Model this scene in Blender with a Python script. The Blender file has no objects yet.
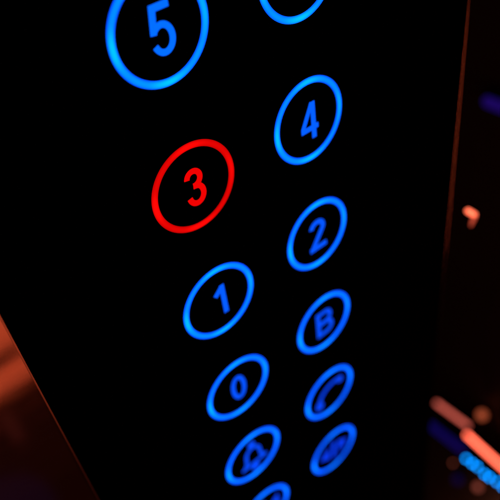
import bpy, math, random
from mathutils import Vector, Matrix

random.seed(3)
S = 0.016            # metres per design unit (one unit = outer radius of a button ring)
H = 1.42             # height of the design origin above the floor
PI = math.pi
RI, RO = 0.858, 1.0     # button ring: inner and outer radius
sc = bpy.context.scene
col = sc.collection


def P(x, y, z):
    """design units (x right, y up, z out of the panel) -> world metres"""
    return Vector((x * S, -z * S, y * S + H))


# ------------------------------------------------------------------ materials
def mat(name):
    m = bpy.data.materials.new(name)
    m.use_nodes = True
    nt = m.node_tree
    b = nt.nodes['Principled BSDF']
    return m, nt, b


def node(nt, kind, **kw):
    n = nt.nodes.new(kind)
    for k, v in kw.items():
        setattr(n, k, v)
    return n


def glow(name, rgb, strength):
    m, nt, b = mat(name)
    b.inputs['Base Color'].default_value = (0.02, 0.02, 0.02, 1)
    b.inputs['Roughness'].default_value = 0.5
    b.inputs['Specular IOR Level'].default_value = 0.0
    b.inputs['Emission Color'].default_value = (*rgb, 1)
    b.inputs['Emission Strength'].default_value = strength
    return m


def ring_glow(name, low, high, depth=1.0):
    """light guide ring: four LEDs sit behind it at the quarter points, so it is brightest there"""
    m, nt, b = mat(name)
    b.inputs['Base Color'].default_value = (0.02, 0.02, 0.02, 1)
    b.inputs['Specular IOR Level'].default_value = 0.0
    tc = node(nt, 'ShaderNodeTexCoord')
    sx = node(nt, 'ShaderNodeSeparateXYZ')
    nt.links.new(tc.outputs['Object'], sx.inputs[0])
    at = node(nt, 'ShaderNodeMath', operation='ARCTAN2')
    nt.links.new(sx.outputs['Z'], at.inputs[0])
    nt.links.new(sx.outputs['X'], at.inputs[1])
    mu = node(nt, 'ShaderNodeMath', operation='MULTIPLY')
    nt.links.new(at.outputs[0], mu.inputs[0])
    mu.inputs[1].default_value = 4
    co = node(nt, 'ShaderNodeMath', operation='COSINE')
    nt.links.new(mu.outputs[0], co.inputs[0])
    mr = node(nt, 'ShaderNodeMapRange')
    mr.inputs['From Min'].default_value = -1
    mr.inputs['From Max'].default_value = 1
    nt.links.new(co.outputs[0], mr.inputs['Value'])
    pw = node(nt, 'ShaderNodeMath', operation='POWER')
    nt.links.new(mr.outputs[0], pw.inputs[0])
    pw.inputs[1].default_value = 2.2
    # slight unevenness of the moulded diffuser
    no = node(nt, 'ShaderNodeTexNoise')
    no.inputs['Scale'].default_value = 90
    no.inputs['Detail'].default_value = 2
    nt.links.new(tc.outputs['Object'], no.inputs['Vector'])
    mr2 = node(nt, 'ShaderNodeMapRange')
    mr2.inputs['From Min'].default_value = 0.3
    mr2.inputs['From Max'].default_value = 0.7
    mr2.inputs['To Min'].default_value = -0.18
    mr2.inputs['To Max'].default_value = 0.18
    nt.links.new(no.outputs['Fac'], mr2.inputs['Value'])
    # viewing-angle dimming on the right of each ring, put into its emission
    c1 = node(nt, 'ShaderNodeMath', operation='COSINE')
    nt.links.new(at.outputs[0], c1.inputs[0])
    wk = node(nt, 'ShaderNodeMapRange')
    wk.inputs['From Min'].default_value = 0.3
    wk.inputs['From Max'].default_value = 1.0
    wk.inputs['To Min'].default_value = 1.0
    wk.inputs['To Max'].default_value = 0.35
    nt.links.new(c1.outputs[0], wk.inputs['Value'])
    wm = node(nt, 'ShaderNodeMath', operation='MULTIPLY')
    nt.links.new(pw.outputs[0], wm.inputs[0])
    nt.links.new(wk.outputs[0], wm.inputs[1])
    ad = node(nt, 'ShaderNodeMath', operation='ADD', use_clamp=True)
    nt.links.new(wm.outputs[0], ad.inputs[0])
    nt.links.new(mr2.outputs[0], ad.inputs[1])
    # rounded light guide: brightest along the middle of its width
    xz = node(nt, 'ShaderNodeCombineXYZ')
    nt.links.new(sx.outputs['X'], xz.inputs['X'])
    nt.links.new(sx.outputs['Z'], xz.inputs['Y'])
    ln = node(nt, 'ShaderNodeVectorMath', operation='LENGTH')
    nt.links.new(xz.outputs[0], ln.inputs[0])

    def math_node(op, a, b_):
        n_ = node(nt, 'ShaderNodeMath', operation=op)
        for i, v in enumerate((a, b_)):
            if isinstance(v, (int, float)):
                n_.inputs[i].default_value = v
            else:
                nt.links.new(v, n_.inputs[i])
        return n_.outputs[0]
    off = math_node('DIVIDE', math_node('SUBTRACT', ln.outputs['Value'], (RI + RO) / 2 * S), (RO - RI) / 2 * S)
    prof = math_node('SUBTRACT', 1.0, math_node('MULTIPLY', math_node('MULTIPLY', off, off), 0.8))
    base = math_node('ADD', math_node('MULTIPLY', ad.outputs[0], 0.60), 0.40)
    fac = math_node('MULTIPLY', base, prof)
    mx = node(nt, 'ShaderNodeMix', data_type='RGBA')
    mx.inputs['A'].default_value = (*low, 1)
    mx.inputs['B'].default_value = (*high, 1)
    nt.links.new(fac, mx.inputs['Factor'])
    nt.links.new(mx.outputs['Result'], b.inputs['Emission Color'])
    b.inputs['Emission Strength'].default_value = 1.0
    return m


def panel_glass():
    m, nt, b = mat('black_panel_glass')
    b.inputs['Base Color'].default_value = (0.0008, 0.0008, 0.0009, 1)
    b.inputs['Specular IOR Level'].default_value = 0.0
    tc = node(nt, 'ShaderNodeTexCoord')
    no = node(nt, 'ShaderNodeTexNoise')
    no.inputs['Scale'].default_value = 40
    no.inputs['Detail'].default_value = 6
    nt.links.new(tc.outputs['Object'], no.inputs['Vector'])
    mr = node(nt, 'ShaderNodeMapRange')
    mr.inputs['To Min'].default_value = 0.16
    mr.inputs['To Max'].default_value = 0.4
    nt.links.new(no.outputs['Fac'], mr.inputs['Value'])
    nt.links.new(mr.outputs[0], b.inputs['Roughness'])
    return m


def metal(name, rgb, rough, spread, scale, stretch, shine=1.0):
    """brushed metal: streaky roughness and a fine bump"""
    m, nt, b = mat(name)
    b.inputs['Base Color'].default_value = (*rgb, 1)
    b.inputs['Metallic'].default_value = shine
    tc = node(nt, 'ShaderNodeTexCoord')
    mp = node(nt, 'ShaderNodeMapping')
    mp.inputs['Scale'].default_value = stretch
    nt.links.new(tc.outputs['Object'], mp.inputs['Vector'])
    no = node(nt, 'ShaderNodeTexNoise')
    no.inputs['Scale'].default_value = scale
    no.inputs['Detail'].default_value = 5
    nt.links.new(mp.outputs[0], no.inputs['Vector'])
    mr = node(nt, 'ShaderNodeMapRange')
    mr.inputs['From Min'].default_value = 0.3
    mr.inputs['From Max'].default_value = 0.7
    mr.inputs['To Min'].default_value = rough - spread
    mr.inputs['To Max'].default_value = rough + spread
    nt.links.new(no.outputs['Fac'], mr.inputs['Value'])
    nt.links.new(mr.outputs[0], b.inputs['Roughness'])
    bu = node(nt, 'ShaderNodeBump')
    bu.inputs['Strength'].default_value = 0.012
    bu.inputs['Distance'].default_value = 0.0005
    nt.links.new(no.outputs['Fac'], bu.inputs['Height'])
    nt.links.new(bu.outputs[0], b.inputs['Normal'])
    return m


M_PANEL = panel_glass()
M_CAP = panel_glass(); M_CAP.name = 'black_button_cap'
M_TRIM = metal('satin_metal_trim', (0.38, 0.34, 0.32), 0.24, 0.04, 400, (1, 1, 0.05))
M_STEEL = metal('brushed_dark_steel', (0.33, 0.29, 0.27), 0.08, 0.015, 160, (0.3, 1, 1), 0.78)
M_SIDE = metal('dark_bronze_wall', (0.07, 0.05, 0.04), 0.5, 0.08, 120, (1, 1, 0.1), 0.6)
M_BLACK, _, _b = mat('black_anodised_metal')
_b.inputs['Base Color'].default_value = (0.006, 0.006, 0.007, 1)
_b.inputs['Roughness'].default_value = 0.6
_b.inputs['Specular IOR Level'].default_value = 0.2


# ------------------------------------------------------------------ mesh helpers (design units, local x right / y up / z out)
class MB:
    def __init__(self):
        self.v, self.f = [], []

    def add(self, vs, fs):
        n = len(self.v)
        self.v += [tuple(q) for q in vs]
        self.f += [tuple(i + n for i in f) for f in fs]

    def prism(self, poly, z0, z1):
        """closed outline (counter-clockwise) extruded from z0 to z1"""
        n = len(poly)
        self.add([(x, y, z0) for x, y in poly] + [(x, y, z1) for x, y in poly],
                 [tuple(range(n - 1, -1, -1)), tuple(range(n, 2 * n))] +
                 [(i, (i + 1) % n, n + (i + 1) % n, n + i) for i in range(n)])

    def disc(self, cx, cy, r, z0, z1, n=48, ry=None, bev=0.0):
        ry = ry or r
        rings = [(r, ry, z0), (r, ry, z1 - bev), (r - bev, ry - bev, z1)] if bev else [(r, ry, z0), (r, ry, z1)]
        vs = []
        for a, b, z in rings:
            vs += [(cx + a * math.cos(2 * PI * i / n), cy + b * math.sin(2 * PI * i / n), z) for i in range(n)]
        fs = [tuple(range(n - 1, -1, -1)), tuple(range((len(rings) - 1) * n, len(rings) * n))]
        for k in range(len(rings) - 1):
            fs += [(k * n + i, k * n + (i + 1) % n, (k + 1) * n + (i + 1) % n, (k + 1) * n + i) for i in range(n)]
        self.add(vs, fs)

    def lathe_ring(self, prof, n=128):
        """closed profile [(radius, z)] swept about the z axis"""
        m = len(prof)
        vs = [(r * math.cos(2 * PI * i / n), r * math.sin(2 * PI * i / n), z) for i in range(n) for r, z in prof]
        fs = [(i * m + j, ((i + 1) % n) * m + j, ((i + 1) % n) * m + (j + 1) % m, i * m + (j + 1) % m)
              for i in range(n) for j in range(m)]
        self.add(vs, fs)

    def stroke(self, pts, w, z0=0.0, z1=0.012, closed=False):
        """flat ribbon of width w along pts, as one extruded strip with square ends"""
        n = len(pts)
        L, R = [], []
        for i in range(n):
            a = pts[(i - 1) % n] if (closed or i) else pts[i]
            b = pts[(i + 1) % n] if (closed or i < n - 1) else pts[i]
            p = pts[i]
            d1 = Vector((p[0] - a[0], p[1] - a[1])); d2 = Vector((b[0] - p[0], b[1] - p[1]))
            if d1.length < 1e-9: d1 = d2
            if d2.length < 1e-9: d2 = d1
            d1.normalize(); d2.normalize()
            n1 = Vector((-d1.y, d1.x)); n2 = Vector((-d2.y, d2.x))
            nn = (n1 + n2)
            nn = nn / max(nn.length_squared, 0.8) * 2 if nn.length > 1e-6 else n1
            L.append((p[0] + nn.x * w / 2, p[1] + nn.y * w / 2))
            R.append((p[0] - nn.x * w / 2, p[1] - nn.y * w / 2))
        vs = [(x, y, z0) for x, y in L] + [(x, y, z0) for x, y in R] + [(x, y, z1) for x, y in L] + [(x, y, z1) for x, y in R]
        fs = []
        for i in range(n if closed else n - 1):
            j = (i + 1) % n
            fs += [(2 * n + i, 3 * n + i, 3 * n + j, 2 * n + j), (i, j, n + j, n + i),
                   (i, 2 * n + i, 2 * n + j, j), (n + i, n + j, 3 * n + j, 3 * n + i)]
        if not closed:
            fs += [(0, n, 3 * n, 2 * n), (n - 1, 3 * n - 1, 4 * n - 1, 2 * n - 1)]
        self.add(vs, fs)

    def box(self, x0, x1, y0, y1, z0, z1):
        self.prism([(x0, y0), (x1, y0), (x1, y1), (x0, y1)], z0, z1)

    def tube(self, pts, r, n=14, caps=True):
        """round tube through 3-D points with hemispherical ends"""
        pts = [Vector(p) for p in pts]
        k = len(pts)
        rr = r if isinstance(r, (list, tuple)) else [r] * k
        rows = []
        t0 = (pts[1] - pts[0]).normalized(); t1 = (pts[-1] - pts[-2]).normalized()
        for a in (80, 60, 40, 20):
            rows.append((pts[0] - t0 * rr[0] * math.sin(math.radians(a)), t0, rr[0] * math.cos(math.radians(a))))
        for i in range(k):
            t = (pts[min(i + 1, k - 1)] - pts[max(i - 1, 0)]).normalized()
            rows.append((pts[i], t, rr[i]))
        for a in (20, 40, 60, 80):
            rows.append((pts[-1] + t1 * rr[-1] * math.sin(math.radians(a)), t1, rr[-1] * math.cos(math.radians(a))))
        vs = []
        for c, t, q in rows:
            u = t.cross(Vector((0, 0, 1)))
            if u.length < 0.1: u = t.cross(Vector((0, 1, 0)))
            u.normalize(); v = t.cross(u)
            vs += [c + u * q * math.cos(2 * PI * i / n) + v * q * math.sin(2 * PI * i / n) for i in range(n)]
        fs = [(j * n + i, j * n + (i + 1) % n, (j + 1) * n + (i + 1) % n, (j + 1) * n + i)
              for j in range(len(rows) - 1) for i in range(n)]
        fs += [tuple(range(n - 1, -1, -1)), tuple(range((len(rows) - 1) * n, len(rows) * n))]
        self.add(vs, fs)

    def build(self, name, material, parent=None, origin=(0, 0, 0), smooth=False):
        """local design coordinates -> one linked mesh object whose origin sits at `origin` (relative to the parent)"""
        me = bpy.data.meshes.new(name)
        me.from_pydata([(x * S, -z * S, y * S) for x, y, z in self.v], [], self.f)
        me.validate(); me.update()
        import bmesh
        bm = bmesh.new(); bm.from_mesh(me)
        bmesh.ops.recalc_face_normals(bm, faces=bm.faces)
        bm.to_mesh(me); bm.free()
        if smooth:
            for f in me.polygons: f.use_smooth = True
        me.materials.append(material)
        o = bpy.data.objects.new(name, me)
        col.objects.link(o)
        x, y, z = origin
        if parent is None:
            o.location = P(x, y, z)
        else:
            o.parent = parent
            o.location = (x * S, -z * S, y * S)
        return o


def thing(name, label, cat, at, group=None):
    o = bpy.data.objects.new(name, None)
    o.empty_display_size = 0.02
    col.objects.link(o)
    o.location = P(*at)
    o['label'] = label; o['category'] = cat
    if group: o['group'] = group
    return o


def arc(cx, cy, rx, ry, a0, a1, n=20):
    return [(cx + rx * math.cos(math.radians(a0 + (a1 - a0) * i / n)),
             cy + ry * math.sin(math.radians(a0 + (a1 - a0) * i / n))) for i in range(n + 1)]


# ------------------------------------------------------------------ glyphs (height about 0.92, stroke about 0.14)
W = 0.122


def g_six(m):
    m.stroke(arc(0, -0.17, 0.17, 0.215, 0, 360, 40)[:-1], W, closed=True)
    m.stroke(arc(0.2, -0.10, 0.37, 0.48, 180, 104, 14), W, 0.001, 0.014)


def g_five(m):
    m.stroke([(0.25, 0.385), (-0.075, 0.385), (-0.14, -0.05)], W)
    m.stroke([(-0.14, 0.0)] + arc(0.025, -0.155, 0.19, 0.24, 118, -158, 26), W - 0.01, 0.001, 0.014)


def g_four(m):
    m.stroke([(0.125, -0.47), (0.125, 0.42)], W)
    m.stroke([(0.10, 0.41), (-0.19, -0.14), (-0.19, -0.20)], 0.105, 0.001, 0.013)
    m.stroke([(-0.243, -0.20), (0.255, -0.20)], 0.115, 0.002, 0.015)


def g_three(m):
    m.stroke(arc(0.015, 0.205, 0.155, 0.165, 172, -65, 24) + [(0.03, 0.035), (-0.02, 0.035)], W)
    m.stroke([(-0.02, 0.030), (0.05, 0.020)] + arc(0.015, -0.175, 0.172, 0.205, 62, -172, 26), W, 0.001, 0.014)


def g_two(m):
    m.stroke(arc(0.0, 0.215, 0.195, 0.18, 172, -25, 22) + [(-0.17, -0.36), (-0.20, -0.40)], W + .01)
    m.stroke([(-0.275, -0.405), (0.275, -0.405)], W + .01, 0.001, 0.014)


def g_one(m):
    m.stroke([(0.13, -0.44), (0.13, 0.43)], W + .005)
    m.stroke([(0.135, 0.385), (-0.085, 0.185)], W, 0.001, 0.014)


def g_zero(m):
    m.stroke(arc(0.01, 0.01, 0.175, 0.385, 0, 360, 44)[:-1], W, closed=True)


def g_bee(m):
    m.stroke([(-0.22, -0.47), (-0.22, 0.47)], W + .01)
    m.stroke([(-0.22, 0.405)] + arc(0.06, 0.215, 0.175, 0.19, 90, -90, 14) + [(-0.22, 0.025)], W, 0.001, 0.014)
    m.stroke([(-0.22, 0.0)] + arc(0.07, -0.20, 0.2, 0.205, 90, -90, 14) + [(-0.22, -0.405)], W, 0.002, 0.016)


def g_phone(m):
    m.stroke(arc(0.22, -0.24, 0.66, 0.60, 197, 67, 26), 0.12)
    m.prism([(-0.54, -0.10), (-0.61, -0.30), (-0.54, -0.46), (-0.37, -0.49), (-0.28, -0.36), (-0.31, -0.20), (-0.40, -0.09)], 0.001, 0.014)
    m.prism([(0.34, 0.36), (0.32, 0.22), (0.42, 0.13), (0.54, 0.12), (0.60, 0.24), (0.54, 0.38), (0.44, 0.41)], 0.001, 0.014)


def g_bell(m):
    body = [(-0.36, -0.33), (-0.27, -0.2), (-0.25, 0.06)] + arc(0, 0.08, 0.25, 0.30, 175, 5, 16) + [(0.25, 0.06), (0.27, -0.2), (0.36, -0.33)]
    m.stroke(body, 0.11)
    m.stroke([(-0.47, -0.36), (0.47, -0.36)], 0.11, 0.001, 0.014)
    m.disc(0, 0.56, 0.13, 0.001, 0.014, 20)
    m.disc(0, -0.58, 0.15, 0.001, 0.014, 20)


def g_door(m):
    """door open: triangles pointing away from a bar"""
    m.box(-0.075, 0.075, -0.46, 0.46, 0, 0.012)
    m.prism([(-0.66, 0.0), (-0.22, -0.34), (-0.22, 0.34)], 0.0005, 0.0125)
    m.prism([(0.66, 0.0), (0.22, 0.34), (0.22, -0.34)], 0.0005, 0.0125)


def g_close(m):
    """door close: triangles pointing at a bar"""
    m.box(-0.06, 0.06, -0.46, 0.46, 0, 0.012)
    m.prism([(-0.16, 0.0), (-0.58, 0.34), (-0.58, -0.34)], 0.0005, 0.0125)
    m.prism([(0.16, 0.0), (0.58, -0.34), (0.58, 0.34)], 0.0005, 0.0125)


# ------------------------------------------------------------------ setting
ZB = -0.010          # wall plane: the panel is let into it, almost flush
wb = MB(); wb.box(-70, 8.35, -88, 70, -16, ZB)
front_wall = wb.build('wall', M_STEEL)
front_wall['kind'] = 'structure'
sb = MB(); sb.box(26.4, 30, -88, 70, -70, 60)
side_wall = sb.build('wall', M_SIDE)
side_wall['kind'] = 'structure'
fb = MB(); fb.box(-70, 26.4, -90.5, -88, -70, 60)
fl = fb.build('floor', M_SIDE)
fl['kind'] = 'structure'

# ------------------------------------------------------------------ control panel
X0, X1, Y0, Y1 = -4.345, 8.60, -34.0, 9.0
panel = thing('elevator_control_panel', 'tall black glass elevator control panel with two columns of glowing round buttons',
              'control panel', (2.1, Y0, 0))
ox, oy = 2.1, Y0


def rel(x, y, z=0):
    return (x - ox, y - oy, z)


TB = 0.035   # trim width
fp = MB()
fp.box(X0 + TB - ox, X1 - 0.022 - ox, 0.1, Y1 - Y0 - 0.1, -1.0, 0.0)
fp.build('faceplate', M_PANEL, panel)


def trim(x_in, x_out, name='edge_trim'):
    """slim flat metal edge of the panel, full height, with small chamfers"""
    m = MB()
    w = x_out - x_in
    prof = [(x_in, -1.0), (x_in, 0.002), (x_in + w * 0.1, 0.004), (x_in + w * 0.9, 0.004), (x_out, 0.001), (x_out, -1.0)]
    k = len(prof)
    yb, yt = 0.0, Y1 - Y0
    vs = [(x - ox, yb, z) for x, z in prof] + [(x - ox, yt, z) for x, z in prof]
    fs = [(i, (i + 1) % k, k + (i + 1) % k, k + i) for i in range(k)] + [tuple(range(k)), tuple(range(2 * k - 1, k - 1, -1))]
    m.add(vs, fs)
    return m.build(name, M_TRIM, panel)


trim(X0 + TB, X0)
trim(X1 - 0.022, X1)

CX = [0.0, 3.128]
PITCH = 3.2438


def lerp(a, b, t): return tuple(x + (y - x) * t for x, y in zip(a, b))


BUTTONS = [  # column, row, glyph, label, colour
    (0, 0, g_five, 'numeral', 'button with a bright blue ring around the numeral 5'),
    (1, 0, g_six, 'numeral', 'blue ringed button cut by the top of the picture, right column'),
    (0, 1, g_three, 'numeral', 'the only red lit button, ring around the numeral 3'),
    (1, 1, g_four, 'numeral', 'button with a blue ring around the numeral 4'),
    (0, 2, g_one, 'numeral', 'button with a blue ring around the numeral 1'),
    (1, 2, g_two, 'numeral', 'button with a blue ring around the numeral 2'),
    (0, 3, g_zero, 'numeral', 'button with a blue ring around the numeral 0'),
    (1, 3, g_bee, 'letter', 'button with a blue ring around the letter B'),
    (0, 4, g_bell, 'symbol', 'button with a blue ring around a bell symbol'),
    (1, 4, g_phone, 'symbol', 'button with a blue ring around a telephone handset symbol'),
    (0, 5, g_close, 'symbol', 'blue ringed button cut by the bottom of the picture'),
    (1, 5, g_door, 'symbol', 'lowest button of the right column, ring around a door symbol of triangles and bar'),
]
ring_meshes = {}
for c, r, glyph, gname, label in BUTTONS:
    x, y = CX[c], -PITCH * r
    cap = MB(); cap.disc(0, 0, 1.06, -0.012, 0.004, 96, bev=0.004)
    b = cap.build('button', M_CAP, panel, rel(x, y))
    b['label'] = label
    t = (r * 1.0 + c * 0.6) / 5.6            # lower buttons dim with viewing angle; painted into their emission colours
    if glyph is g_three:
        mr_ = ring_glow('red_light_ring', (0.5, 0.0, 0.0), (1.2, 0.003, 0.002))
        mg_ = glow('red_numeral_light', (1.0, 0.001, 0.001), 0.88)
    else:
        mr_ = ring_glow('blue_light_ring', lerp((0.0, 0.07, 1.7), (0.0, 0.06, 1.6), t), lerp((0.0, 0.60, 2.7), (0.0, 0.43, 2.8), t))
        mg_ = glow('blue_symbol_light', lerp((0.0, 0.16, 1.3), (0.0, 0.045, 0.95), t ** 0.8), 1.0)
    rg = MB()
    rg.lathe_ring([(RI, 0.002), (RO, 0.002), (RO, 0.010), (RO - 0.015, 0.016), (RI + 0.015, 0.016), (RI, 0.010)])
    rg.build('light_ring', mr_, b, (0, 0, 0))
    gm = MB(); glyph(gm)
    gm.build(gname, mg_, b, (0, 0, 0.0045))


# ------------------------------------------------------------------ lamps and glowing stand-ins for reflections beyond the panel (on the side wall)
XW = 26.4


def strip(name, label, cat, a, b, rgb, strength, rad, leds=0, group=None):
    """LED strip light along the side wall: black channel + glowing diffuser, or a row of single LEDs"""
    a, b = Vector(a), Vector(b)
    mid = (a + b) / 2
    t = thing(name, label, cat, mid, group)
    d = (b - a).normalized()
    up = d.cross(Vector((1, 0, 0))).normalized()
    # channel: open U profile between the wall and the light
    m = MB()
    prof = [(0.72, -0.42), (-0.02, -0.42), (-0.02, -0.34), (0.6, -0.34), (0.6, 0.34), (-0.02, 0.34), (-0.02, 0.42), (0.72, 0.42)]
    vs = []
    for e in (a - d * 0.4 - mid, b + d * 0.4 - mid):
        vs += [e + Vector((1, 0, 0)) * px + up * py for px, py in prof]
    k = len(prof)
    m.add(vs, [(i, (i + 1) % k, k + (i + 1) % k, k + i) for i in range(k)] + [tuple(range(k)), tuple(range(2 * k - 1, k - 1, -1))])
    m.build('channel', M_BLACK, t)
    g = glow(name + '_light', rgb, strength)
    if not leds:
        m = MB(); m.tube([a - mid, b - mid], rad)
        m.build('diffuser', g, t, smooth=True)
    else:
        for i in range(leds):
            c = a + (b - a) * (i / (leds - 1)) - mid + up * random.uniform(-0.16, 0.16) + d * random.uniform(-0.12, 0.12)
            m = MB(); m.tube([c - d * rad * 0.2, c + d * rad * 0.2], rad, 10)
            m.build('led', g, t, smooth=True)
    return t


XS = XW - 0.8
strip('led_strip_light', 'dim dusky orange bar of light beyond the lower right panel edge', 'strip light',
      (XS, -47.12, -11.2), (XS, -47.14, -7.95), (1.0, 0.17, 0.12), 0.95, 0.16, group='glowing light bars on the side wall')
strip('led_strip_light', 'bright salmon orange bar of light running out of the right picture edge', 'strip light',
      (XS, -48.45, -7.85), (XS, -50.2, 0.0), (1.0, 0.13, 0.07), 4.6, 0.17, group='glowing light bars on the side wall')
strip('led_strip_light', 'faint deep blue bar of light under the dim orange bar', 'strip light',
      (XS, -50.75, -11.4), (XS, -50.84, -8.2), (0.05, 0.02, 1.0), 0.085, 0.42, group='glowing light bars on the side wall')
strip('led_strip_light', 'bright azure blue row of LEDs under the salmon orange bar', 'strip light',
      (XS, -51.86, -7.6), (XS, -52.3, 0.0), (0.0, 0.27, 1.0), 9.5, 0.12, leds=13, group='glowing light bars on the side wall')
strip('led_strip_light', 'faint violet blue bar of light at the upper right picture edge', 'strip light',
      (XS, -16.5, -9.75), (XS, -16.6, -3.0), (0.10, 0.02, 1.0), 0.10, 0.34, group='glowing light bars on the side wall')


def lamp(name, label, at, r, rgb, strength):
    t = thing(name, label, 'lamp', at)
    m = MB()
    m.tube([(0.85, 0, 0), (r * 0.6, 0, 0)], [r * 0.9, r * 0.8], 16)
    m.build('socket', M_BLACK, t, smooth=True)
    m = MB(); m.tube([(-r * 0.05, 0, 0), (r * 0.05, 0, 0)], r, 20)
    m.build('bulb', glow(name + '_glow', rgb, strength), t, smooth=True)
    return t


lamp('wall_light_spot', 'round dull orange lamp glowing above the orange light bars', (XS, -44.42, -6.84), 0.37, (1.0, 0.18, 0.07), 0.48)
lamp('wall_light_spot', 'tiny dim red reflection left of the tip of the blue LED row', (XS, -54.15, -8.83), 0.10, (1.0, 0.2, 0.12), 0.8)  # reddish reflection, built as an added glowing bulb
lamp('wall_light_spot', 'small dim pinkish red reflection under the blue LED row', (XS, -54.84, -6.01), 0.30, (1.0, 0.2, 0.13), 0.36)  # second reddish reflection, also given an added bulb
lamp('wall_light_spot', 'faint violet smudge of light at the bottom below the tiny dim red reflection', (XS, -56.2, -8.1), 0.42, (0.12, 0.03, 1.0), 0.03)  # faint violet smudge, formed by an added bulb

# bent marker lamp on an arm from the flank of the panel wall
t = thing('marker_lamp', 'small bent orange lamp right of the panel edge at mid height', 'lamp', (10.88, -10.90, -0.84))
a0, a1, a2 = Vector((10.88, -10.90, -0.84)), Vector((10.97, -11.01, -0.64)), Vector((10.70, -11.27, -0.54))
m = MB(); m.tube([a0 - a0, a1 - a0], 0.09)
m.build('tube_light', glow('marker_lamp_glow', (1.0, 0.15, 0.07), 2.5), t, smooth=True)
m = MB(); m.tube([a1 - a0 + Vector((0, -0.07, 0.02)), a2 - a0], [0.085, 0.04])
m.build('tail_light', glow('marker_lamp_tail_glow', (1.0, 0.12, 0.06), 0.6), t, smooth=True)
m = MB(); m.tube([(8.34 - a0.x, 0.05, -0.9), (-0.1, 0.05, -0.5), (0.0, 0.04, -0.09)], 0.05)
m.build('bracket_arm', M_BLACK, t, smooth=True)

# ------------------------------------------------------------------ light
w = bpy.data.worlds.new('World')
sc.world = w
w.use_nodes = True
w.node_tree.nodes['Background'].inputs[0].default_value = (1.0, 0.16, 0.09, 1)
w.node_tree.nodes['Background'].inputs[1].default_value = 0.008


def area(name, loc, target, sx, sy, power, rgb):
    l = bpy.data.lights.new(name, 'AREA')
    l.shape = 'RECTANGLE'
    l.size, l.size_y = sx * S, sy * S
    l.energy = power
    l.color = rgb
    o = bpy.data.objects.new(name, l)
    col.objects.link(o)
    o.location = P(*loc)
    o.rotation_euler = (P(*target) - P(*loc)).to_track_quat('-Z', 'Y').to_euler()
    return o


ORANGE = (1.0, 0.125, 0.045)
area('warm_strip_lamp', (-10, -31.0, 32), (-10, -31.0, 0), 44, 5.0, 0.27, ORANGE)
area('warm_strip_lamp', (-10, -35.35, 31), (-10, -35.35, 0), 44, 2.3, 0.13, ORANGE)
area('trim_line_fill', (23, -17.6, 7), (8.6, -17.6, 1), 1.6, 16, 0.24, ORANGE)  # unseen light added for the thin bright line on the right trim

area('dim_violet_lamp', (-4.1, -38.9, 29.5), (-4.1, -38.9, 0), 0.9, 3.6, 0.00022, (1.0, 0.15, 0.13))
night = area('navy_reflection_light', (-8.6, -46, 27.5), (-8.6, -46, 0), 9, 12, 0.0012, (0.12, 0.12, 1.0))  # unseen light added so the steel wall reflects a navy patch
night.data.shape = 'ELLIPSE'
area('side_wall_fill', (21, -68, -4), (26.4, -56, -8), 3, 3, 0.04, (1.0, 0.3, 0.16))  # unseen fill light added to lift the lower side wall

# ------------------------------------------------------------------ camera
cam = bpy.data.cameras.new('camera')
cam.sensor_width = 36
cam.lens = 0.67853 * 1000 / 500 * 36
cam.clip_start = 0.005
cam.clip_end = 100
cam.dof.use_dof = True
cam.dof.focus_distance = 12.9 * S
cam.dof.aperture_fstop = (cam.lens / 1000) / (0.335 * S)
co = bpy.data.objects.new('camera', cam)
col.objects.link(co)
sc.camera = co
# camera axes in panel axes (x right, y up, z out), columns = camera x, y, z
A = [(0.75858939, 0.49806802, -0.42008377), (-0.12249627, 0.74224795, 0.6588343), (0.63995062, -0.44832602, 0.6240729)]
B = [A[0], tuple(-v for v in A[2]), A[1]]          # world x, y, z rows
mtx = Matrix(B).to_4x4()
mtx.translation = P(-5.40557312, 4.51871161, 9.60982391)
co.matrix_world = mtx

sc.view_settings.view_transform = 'Standard'
sc.view_settings.look = 'None'
sc.view_settings.exposure = 0
sc.view_settings.gamma = 1
sc.cycles.use_denoising = True
sc.cycles.max_bounces = 6
